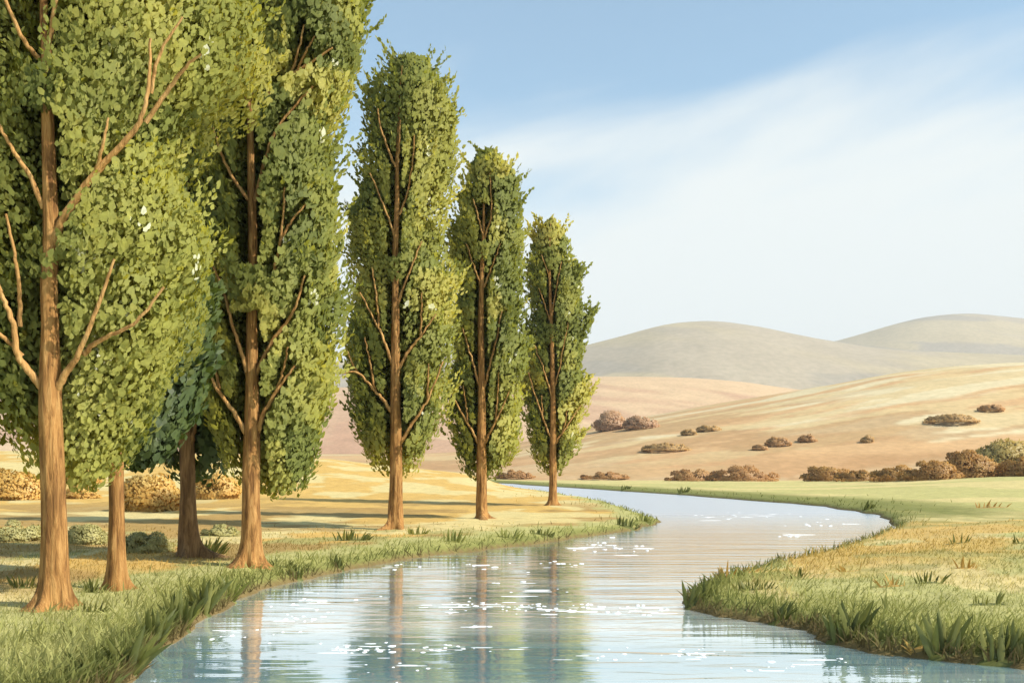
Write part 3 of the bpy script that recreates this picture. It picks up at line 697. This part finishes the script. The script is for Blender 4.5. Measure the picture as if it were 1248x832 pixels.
shrub(1178, 582, 70, 36, 'brown', 'tall dark brown shrub just left of the tallest tawny one on the hill foot', G3, 215, cl=28)
shrub(1220, 575, 60, 46, 'tawny', 'tallest tawny shrub rising above the brown row near the right edge', G3, 216, cl=30)
shrub(1250, 580, 66, 29, 'brown', 'brown shrub cut by the right edge of the picture at the hill foot', G3, 217, cl=28)
G4 = 'rusty shrubs below the golden hill beyond the river'
shrub(843, 586, 66, 17, 'rust', 'pale rusty shrub beyond the river bend, left one of two at the hill foot', G4, 221)
shrub(903, 586, 90, 21, 'rust', 'wide rusty shrub beyond the river, right one of two at the hill foot', G4, 222, cl=28)
shrub(738, 583, 60, 9, 'rust', 'low thin rusty shrub on the far bank just right of the farthest poplar', G4, 223)
shrub(628, 582, 50, 10, 'rust', 'low rusty shrub on the far bank between the slim and the farthest poplar', G4, 224)
G5 = 'small shrubs scattered on the golden hillside'
for i, (px, py, w, h, mt, lb) in enumerate([
        (948, 543, 28, 13, 'pale_rust', 'widest rusty shrub in the short line halfway up the golden hill'),
        (984, 538, 20, 11, 'pale_rust', 'rusty shrub at the right end of the short line halfway up the golden hill'),
        (926, 548, 16, 7, 'pale_rust', 'smallest rusty shrub at the left end of the short line on the golden hill'),
        (840, 530, 16, 8, 'tan', 'left one of the two small tan shrubs high on the left of the golden hill'),
        (864, 525, 26, 8, 'tan', 'right one of the two small tan shrubs high on the left of the golden hill'),
        (812, 549, 54, 11, 'tan', 'wide low tan shrub low on the left of the golden hill'),
        (1208, 501, 26, 12, 'pale_rust', 'rusty shrub highest on the golden hill near the right edge'),
        (1160, 515, 58, 12, 'tan', 'long low tan shrub high on the golden hill left of the highest rusty one'),
        (1057, 539, 12, 10, 'tan', 'lone tiny tan shrub in the middle of the golden hillside')]):
    shrub(px, py, w * 1.15, h * 0.85, mt, lb, G5, 231 + i, cl=max(18, int(9 * w / h)), lpc=150)
G6 = 'pinkish shrubs on the peach hill behind the farthest poplar'
shrub(782, 522, 46, 17, 'pink', 'long pinkish shrub on the peach hill, right one of two beside the farthest poplar', G6, 241)
shrub(744, 524, 36, 26, 'pink', 'taller pinkish shrub on the peach hill, touching the farthest poplar', G6, 242)

# ------------------------------------------------------------------ grass tufts one can point at
def tuft(px, py, w, h, mat, label, group, seed, blades=16, lean=0.0, spread=0.5, fat=1.35):
    global R
    R = np.random.default_rng(seed)
    p = hit(px, py, False); d = p[1]; sx = w / F * d / 2; H = h / F * d
    n = blades * 3
    bx = R.uniform(-1, 1, n) * sx; by = R.uniform(-0.35, 0.35, n) * sx
    k_ = np.nonzero(river(p[0] + bx, p[1] + by)[0] > 0.04)[0][:blades]; bx, by = bx[k_], by[k_]; n = len(k_)
    gzv = ground_z(p[0] + bx, p[1] + by) - p[2]
    gzv = np.clip(gzv, -0.25, 0.25)
    pos = np.stack([bx, by, gzv - 0.03], 1)
    ln = H * R.uniform(0.55, 1.1, n) * (1 - 0.3 * np.abs(bx) / max(sx, 1e-3))
    dirx = lean + bx / max(sx, 1e-3) * spread * 0.6 + R.normal(0, 0.15, n)
    ax = unit(np.stack([dirx, R.normal(-0.1, 0.2, n), np.ones(n)], 1))
    nr = unit(np.stack([R.normal(0, 0.35, n), -np.ones(n), R.normal(0.2, 0.3, n)], 1))
    wd = np.clip(ln * 0.13 * fat, 2.0 / F * d, 0.16) * R.uniform(0.7, 1.2, n)
    bend = np.stack([dirx * ln * 0.35, R.normal(0, 0.08, n) * ln, -np.abs(dirx) * ln * 0.15], 1)
    # four-segment blade: widest low down, pointed tip
    ts = np.array([0, 0.3, 0.6, 0.85, 1.0]); ws = np.array([0.55, 1.0, 0.8, 0.42, 0.05])
    sd = unit(np.cross(ax, nr)); V = []
    for t, q_ in zip(ts, ws):
        c = pos + ax * (ln * t)[:, None] + bend * t * t
        V += [c - sd * (wd * q_ / 2)[:, None], c + nr * (wd * q_ * 0.18)[:, None], c + sd * (wd * q_ / 2)[:, None]]
    V = np.stack(V, 1); o = np.arange(n)[:, None] * 15
    fc = np.concatenate([o + [r_ * 3 + s_, r_ * 3 + s_ + 1, r_ * 3 + s_ + 4, r_ * 3 + s_ + 3] for r_ in range(4) for s_ in range(2)])
    V = V.reshape(-1, 3); tv = np.repeat(R.random(n), 15)
    # the low tussock the blades grow from
    aa = np.linspace(0, 2 * math.pi, 20, endpoint=False)[None, :]; kk = np.array([1.08, 0.95, 0.6, 0.08])[:, None]; hh = np.array([-0.9, 0.1, 0.6, 0.8])[:, None] * min(0.07 * H, 0.035)
    bx_, by_ = (np.cos(aa) * kk * sx).ravel(), (np.sin(aa) * kk * sx * 0.38).ravel()
    bz_ = (hh + 0 * aa).ravel() * R.uniform(0.7, 1.2, 80) + np.clip(ground_z(p[0] + bx_, p[1] + by_) - p[2], -0.25, 0.25)
    j_, i_ = np.meshgrid(np.arange(3), np.arange(20)); j_, i_ = j_.ravel(), i_.ravel(); o_ = len(V)
    fc = np.vstack([fc, np.stack([j_ * 20 + i_, j_ * 20 + (i_ + 1) % 20, (j_ + 1) * 20 + (i_ + 1) % 20, (j_ + 1) * 20 + i_], 1) + o_])
    V = np.vstack([V, np.stack([bx_, by_, bz_], 1)]); tv = np.concatenate([tv, R.uniform(0.3, 0.8, 80)])
    me = np_mesh('grass_tuft', V, fc, True, {'tint': tv})
    ob = link('grass_tuft', me, M[mat]); ob.location = p
    return tag(ob, label, 'grass tuft', group)
GL = 'grass tufts on the left bank'
g, li, go = 'blade_green', 'blade_lime', 'blade_gold'
for i, a in enumerate([
    (28, 716, 26, 24, g, 'dark grass tuft just left of the foot of the nearest trunk'),
    (112, 745, 34, 18, g, 'grass tuft right against the roots of the nearest trunk'),
    (114, 722, 24, 22, g, 'broad dark grass tuft between the nearest trunk and the thin trunk'),
    (49, 782, 10, 12, g, 'tiny pair of grass blades alone on the bottom left lawn, left one of two'),
    (86, 776, 12, 14, g, 'tiny grass tuft on the bottom left lawn below the nearest trunk, right one of two'),
    (118, 829, 44, 44, g, 'spreading grass tuft at the bottom edge left of the water corner'),
    (158, 818, 30, 62, g, 'tall upright grass clump at the bottom edge where the left bank meets the frame'),
    (192, 786, 36, 50, g, 'leaning grass clump on the left bank just above the bottom left water corner'),
    (222, 764, 34, 52, g, 'tall fanned grass clump on the left bank in the middle of the thick reedy edge'),
    (252, 748, 34, 50, g, 'tall dark grass clump at the reedy edge, left of the brown trunk reflection'),
    (284, 732, 30, 38, li, 'lighter grass clump below the large bright trunk at the water edge'),
    (366, 708, 26, 24, g, 'dark upright grass tuft on the water edge right of the large bright trunk'),
    (414, 692, 18, 18, g, 'small grass tuft on the water edge halfway to the tall lone poplar'),
    (258, 674, 36, 26, g, 'olive grass tuft between the dull brown trunk and the large bright trunk'),
    (342, 690, 30, 15, g, 'low grass tuft right of the foot of the large bright trunk'),
    (428, 658, 42, 18, g, 'row of dark upright grass blades left of the foot of the tall lone poplar'),
    (508, 651, 22, 14, li, 'pale grass tuft right beside the foot of the tall lone poplar'),
    (552, 660, 24, 20, li, 'pale grass tuft on the bank left of the slim poplar'),
    (622, 655, 28, 18, li, 'spiky pale grass tuft on the bank right of the slim poplar'),
    (660, 651, 30, 12, g, 'low dark grass tuft on the bank below the farthest poplar'),
    (762, 641, 26, 16, g, 'dark grass tuft near the tip of the left bank, left one of two'),
    (786, 636, 18, 14, li, 'light grass tuft at the very tip of the left bank')]):
    tuft(*a, GL, 301 + i, blades=int(9 + a[2] * 0.42), lean=(0.25 if 150 < a[0] < 300 else 0.1), spread=0.7)
GR = 'grass tufts on the right bank'
for i, a in enumerate([
    (838, 741, 20, 34, g, 'dark grass tuft on the pointed tip of the right bank', 14, 0.0),
    (858, 730, 22, 30, g, 'two tall thin blades just right of the right bank tip', 7, 0.1),
    (886, 705, 22, 24, go, 'golden grass tuft standing tallest on the upper water edge of the right bank', 12, 0.0),
    (913, 697, 18, 15, go, 'small golden grass tuft right of the tallest golden one on the upper edge', 9, 0.2),
    (970, 704, 18, 17, g, 'small olive grass tuft in the middle of the right bank meadow', 8, 0.0),
    (922, 718, 44, 18, g, 'low wide olive grass tuft behind the tip of the right bank', 22, 0.1),
    (940, 761, 40, 34, g, 'broad dark leafy grass clump on the front edge nearest the right bank tip', 15, 0.0),
    (1012, 782, 36, 44, g, 'dark grass clump leaning left over the notch in the front edge', 14, -0.3),
    (1038, 776, 26, 56, g, 'tallest pointed grass clump right of the notch in the front edge', 12, 0.0),
    (1060, 770, 18, 38, li, 'single long pale blade leaning right beside the tallest pointed clump', 4, 0.45),
    (1082, 778, 26, 32, g, 'short pointed grass clump right of the long leaning blade', 10, 0.0),
    (1148, 798, 36, 66, g, 'high upright grass clump in the front edge halfway to the right frame edge', 14, -0.1),
    (1122, 790, 24, 28, go, 'rusty yellow grass tuft left of the high upright clump', 9, -0.2),
    (1216, 808, 60, 56, g, 'wide dark grass clump in the bottom right corner', 24, 0.0),
    (1134, 710, 34, 24, g, 'fan shaped grass tuft in the middle of the right meadow', 12, 0.1),
    (1204, 736, 50, 22, g, 'row of short dark blades on the right meadow near the right edge', 9, 0.0),
    (1036, 696, 24, 16, go, 'orange grass tuft near the middle of the right meadow, upper left one', 8, -0.2),
    (1086, 714, 34, 20, go, 'orange grass tuft left of the fan shaped green tuft', 10, -0.2),
    (1166, 662, 30, 16, g, 'thin row of green blades high on the right meadow', 8, 0.0),
    (1176, 692, 26, 18, go, 'orange grass tuft above the fan shaped green tuft', 9, 0.1),
    (1206, 618, 46, 14, go, 'row of orange grass blades highest on the right meadow', 12, 0.2),
    (1050, 653, 22, 14, g, 'small green tuft on the upper water edge near the river bend', 10, 0.3),
    (1242, 662, 16, 16, g, 'green grass tuft cut by the right edge of the picture', 8, 0.0)]):
    tuft(*a[:6], GR, 341 + i, blades=a[6], lean=a[7], spread=0.8)
GF = 'grass tufts on the far bank'
for i, a in enumerate([
    (826, 603, 28, 10, g, 'small dark grass tuft on the far bank beyond the left bank tip'),
    (757, 598, 22, 8, g, 'smallest grass tuft on the far bank right of the farthest poplar'),
    (1050, 624, 34, 14, g, 'dark bushy grass tuft on the far bank at the river bend')]):
    tuft(*a, GF, 371 + i, blades=18, spread=0.8)

# ------------------------------------------------------------------ short grass nobody could count
R = np.random.default_rng(77)
def blade_field(name, n, pxr, pyr, test, hrange, seed, mat):
    rr = np.random.default_rng(seed)
    px, py = rr.uniform(*pxr, n), rr.uniform(*pyr, n)
    d = (CAMZ + 0.0) * F / (py - HOR); x = (px - CX) / F * d
    s, b_ = river(x, d); k = test(x, d, s, b_, rr); x, d, s, b_ = x[k], d[k], s[k], b_[k]
    z = ground_z(x, d, s, b_); c = ground_col(x, d, s, b_); n = len(x)
    H = rr.uniform(*hrange, n) * (0.75 + 0.5 * fbm(x * 0.8, d * 0.8, 91)); dirx = rr.normal(0.1, 0.3, n)
    ax = unit(np.stack([dirx, rr.normal(0, 0.3, n), np.ones(n)], 1)); nr = unit(np.stack([rr.normal(0, 0.5, n), -np.ones(n), rr.normal(0.4, 0.3, n)], 1))
    wd = np.clip(H * 0.10, 0.9 / F * d, 0.06)
    pos = np.stack([x, d, z - 0.01], 1); bend = np.stack([dirx * H * 0.5, rr.normal(0, 0.1, n) * H, -0.1 * H], 1)
    sd = unit(np.cross(ax, nr))
    V = pos[:, None, :] + sd[:, None, :] * (BL[None, :, 0:1] * wd[:, None, None]) + ax[:, None, :] * (BL[None, :, 1:2] * H[:, None, None]) + bend[:, None, :] * BL[None, :, 1:2] ** 2
    o = np.arange(n)[:, None] * 6
    cc = c * rr.uniform(0.8, 1.2, (n, 1)) * np.array([0.95, 1.0, 0.9])
    me = np_mesh(name, V.reshape(-1, 3), np.concatenate([o + [0, 5, 4, 1], o + [1, 4, 3, 2]]), False, None, {'zone': np.repeat(cc, 6, 0)})
    return tag(link(name, me, mat), kind='stuff')
m, nt = new_mat('meadow_blades')
a = N(nt, 'ShaderNodeAttribute', attribute_name='zone')
v = mapping(nt, (3, 3, 3)); f = noise(nt, v, 1.0, 3); rp = ramp(nt, [(0.3, (0.85, 0.85, 0.85)), (0.7, (1.1, 1.1, 1.1))]); nt.links.new(f, rp.inputs[0])
cc = mixc(nt, 1.0, a.outputs['Color'], rp.outputs[0], 'MULTIPLY')
b1 = bsdf(nt, cc, 0.7, spec=0.2); tr = nt.nodes.new('ShaderNodeBsdfTranslucent'); nt.links.new(cc, tr.inputs[0])
mx = nt.nodes.new('ShaderNodeMixShader'); mx.inputs[0].default_value = 0.4; nt.links.new(b1, mx.inputs[1]); nt.links.new(tr.outputs[0], mx.inputs[2]); out(nt, mx.outputs[0])
M['meadow'] = m
blade_field('meadow_grass', 90000, (-160, 1400), (604, 900), lambda x, d, s, b_, rr: (s > 0.25) & (rr.random(len(x)) < 1 - sstep(26, 44, d)), (0.05, 0.13), 78, M['meadow'])
blade_field('bank_grass', 150000, (-160, 1400), (588, 900), lambda x, d, s, b_, rr: (s > 0.02) & (rr.random(len(x)) < np.exp(-np.maximum(s - 0.2, 0) / np.where(d > 60, 1.6, 0.55))), (0.11, 0.32), 79, M['meadow'])

# ------------------------------------------------------------------ white flecks laid on the water in place of sun sparkle
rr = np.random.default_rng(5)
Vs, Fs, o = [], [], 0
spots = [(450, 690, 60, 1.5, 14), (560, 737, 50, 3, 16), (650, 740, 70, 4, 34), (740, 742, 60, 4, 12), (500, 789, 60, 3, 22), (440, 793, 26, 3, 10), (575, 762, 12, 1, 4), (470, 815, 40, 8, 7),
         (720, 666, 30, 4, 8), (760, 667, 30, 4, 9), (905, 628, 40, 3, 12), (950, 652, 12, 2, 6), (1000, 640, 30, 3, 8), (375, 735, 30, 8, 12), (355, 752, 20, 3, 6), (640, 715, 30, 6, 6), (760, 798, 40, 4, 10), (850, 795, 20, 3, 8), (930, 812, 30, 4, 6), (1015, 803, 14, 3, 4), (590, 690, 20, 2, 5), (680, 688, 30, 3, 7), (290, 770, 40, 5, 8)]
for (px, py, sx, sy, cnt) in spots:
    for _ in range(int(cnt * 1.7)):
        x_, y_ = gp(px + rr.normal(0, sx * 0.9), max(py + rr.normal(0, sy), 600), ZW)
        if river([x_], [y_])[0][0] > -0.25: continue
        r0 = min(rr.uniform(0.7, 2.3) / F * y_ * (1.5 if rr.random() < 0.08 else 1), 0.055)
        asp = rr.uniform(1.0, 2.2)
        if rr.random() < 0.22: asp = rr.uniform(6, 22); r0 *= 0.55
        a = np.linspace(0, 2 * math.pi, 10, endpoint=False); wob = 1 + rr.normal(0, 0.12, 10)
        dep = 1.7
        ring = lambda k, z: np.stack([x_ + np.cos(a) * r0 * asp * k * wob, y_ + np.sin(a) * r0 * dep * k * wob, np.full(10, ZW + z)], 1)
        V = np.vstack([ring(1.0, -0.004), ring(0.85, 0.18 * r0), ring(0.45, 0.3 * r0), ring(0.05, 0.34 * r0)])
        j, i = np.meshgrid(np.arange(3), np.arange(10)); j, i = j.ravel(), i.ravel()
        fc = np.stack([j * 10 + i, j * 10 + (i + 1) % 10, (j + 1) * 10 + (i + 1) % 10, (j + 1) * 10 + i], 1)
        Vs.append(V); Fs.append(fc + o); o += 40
tag(link('sparkle_flecks', np_mesh('sparkle_flecks', np.vstack(Vs), np.vstack(Fs)), M['sparkle_flecks']), kind='stuff')

# ------------------------------------------------------------------ air
m = bpy.data.materials.new('haze_air'); m.use_nodes = True; nt = m.node_tree; nt.nodes.clear()
pv = nt.nodes.new('ShaderNodeVolumePrincipled'); pv.inputs['Color'].default_value = (0.96, 0.97, 0.97, 1); pv.inputs['Density'].default_value = 0.00013; pv.inputs['Anisotropy'].default_value = 0.0
mo = nt.nodes.new('ShaderNodeOutputMaterial'); nt.links.new(pv.outputs[0], mo.inputs['Volume'])
x0, x1, y0, y1, z0, z1 = -7700, 7700, -7700, 7700, -3.2, 600
V = np.array([[x, y, z] for z in (z0, z1) for y in (y0, y1) for x in (x0, x1)], float)
FC = np.array([[0, 2, 3, 1], [4, 5, 7, 6], [0, 1, 5, 4], [2, 6, 7, 3], [0, 4, 6, 2], [1, 3, 7, 5]])
tag(link('haze', np_mesh('haze', V, FC, False), m), kind='stuff')

# ------------------------------------------------------------------ light
SUN_DIR = unit(np.array([0.85, -0.36, 0.0])) * math.cos(math.radians(40)); SUN_DIR[2] = math.sin(math.radians(40))
ld = bpy.data.lights.new('sun', 'SUN'); ld.energy = 3.5; ld.angle = math.radians(1.5); ld.color = (1.0, 0.945, 0.85)
lo = bpy.data.objects.new('sun', ld); COL.objects.link(lo)
lo.rotation_euler = Vector(-SUN_DIR).to_track_quat('-Z', 'Y').to_euler()
w = bpy.data.worlds.new('World'); scene.world = w; w.use_nodes = True
nt = w.node_tree; nt.nodes.clear()
sky = nt.nodes.new('ShaderNodeTexSky'); sky.sky_type = 'NISHITA'; sky.sun_disc = False
sky.sun_elevation = math.radians(40); sky.sun_rotation = math.atan2(SUN_DIR[0], SUN_DIR[1]); sky.air_density = 1.0; sky.dust_density = 0.6; sky.ozone_density = 1.0
# soft cloud veil: noise on the sky direction, thicker low down
tc = nt.nodes.new('ShaderNodeTexCoord'); mp = nt.nodes.new('ShaderNodeMapping')
mp0 = nt.nodes.new('ShaderNodeMapping'); mp0.inputs['Rotation'].default_value = (0, math.radians(15), 0)      # bands of cloud rising to the right
mp.inputs['Scale'].default_value = (1.5, 1.5, 6.0); mp.inputs['Location'].default_value = (0.0, 0.0, 0.45)
nt.links.new(tc.outputs['Generated'], mp0.inputs['Vector']); nt.links.new(mp0.outputs[0], mp.inputs['Vector'])
f = noise(nt, mp.outputs[0], 1.3, 6, 0.52, 0.3)
sx = nt.nodes.new('ShaderNodeSeparateXYZ'); nt.links.new(tc.outputs['Generated'], sx.inputs[0])
tl = N(nt, 'ShaderNodeMath', operation='MULTIPLY_ADD'); nt.links.new(sx.outputs['X'], tl.inputs[0]); tl.inputs[1].default_value = -0.10; nt.links.new(sx.outputs['Z'], tl.inputs[2])
mr = nt.nodes.new('ShaderNodeMapRange'); mr.inputs['From Min'].default_value = 0.16; mr.inputs['From Max'].default_value = 0.44; mr.inputs['To Min'].default_value = 0.50; mr.inputs['To Max'].default_value = -0.32
nt.links.new(tl.outputs[0], mr.inputs['Value'])
fs = N(nt, 'ShaderNodeMath', operation='MULTIPLY_ADD'); nt.links.new(f, fs.inputs[0]); fs.inputs[1].default_value = 1.25; fs.inputs[2].default_value = -0.16
ad = N(nt, 'ShaderNodeMath', operation='ADD'); nt.links.new(fs.outputs[0], ad.inputs[0]); nt.links.new(mr.outputs[0], ad.inputs[1])
cr = ramp(nt, [(0.32, (0, 0, 0)), (0.80, (1, 1, 1))], 'EASE'); nt.links.new(ad.outputs[0], cr.inputs[0])
mul = N(nt, 'ShaderNodeMath', operation='MULTIPLY_ADD'); nt.links.new(cr.outputs[0], mul.inputs[0]); mul.inputs[1].default_value = 0.82; mul.inputs[2].default_value = 0.14
skc = mixc(nt, mul.outputs[0], mixc(nt, 1.0, sky.outputs[0], (0.80, 1.04, 1.0), 'MULTIPLY'), (4.5, 4.75, 4.68))
bg = nt.nodes.new('ShaderNodeBackground'); bg.inputs['Strength'].default_value = 0.11; nt.links.new(skc, bg.inputs['Color'])
wo = nt.nodes.new('ShaderNodeOutputWorld'); nt.links.new(bg.outputs[0], wo.inputs['Surface'])

# ------------------------------------------------------------------ camera and view
cd = bpy.data.cameras.new('camera'); co = bpy.data.objects.new('camera', cd); COL.objects.link(co)
co.location = (0, 0, CAMZ); co.rotation_euler = (math.pi / 2, 0, 0)
cd.sensor_width = 36; cd.lens = 36 * F / 1248; cd.shift_y = (HOR - 416) / 1248; cd.clip_start = 0.1; cd.clip_end = 30000
scene.camera = co
scene.view_settings.view_transform = 'Standard'; scene.view_settings.look = 'None'; scene.view_settings.gamma = 1.0
scene.view_settings.exposure = 0.95
scene.view_settings.use_curve_mapping = False
scene.render.engine = 'CYCLES'
cy = scene.cycles
cy.use_denoising = True; cy.max_bounces = 6; cy.diffuse_bounces = 3; cy.glossy_bounces = 3; cy.transmission_bounces = 4; cy.volume_bounces = 0; cy.transparent_max_bounces = 8
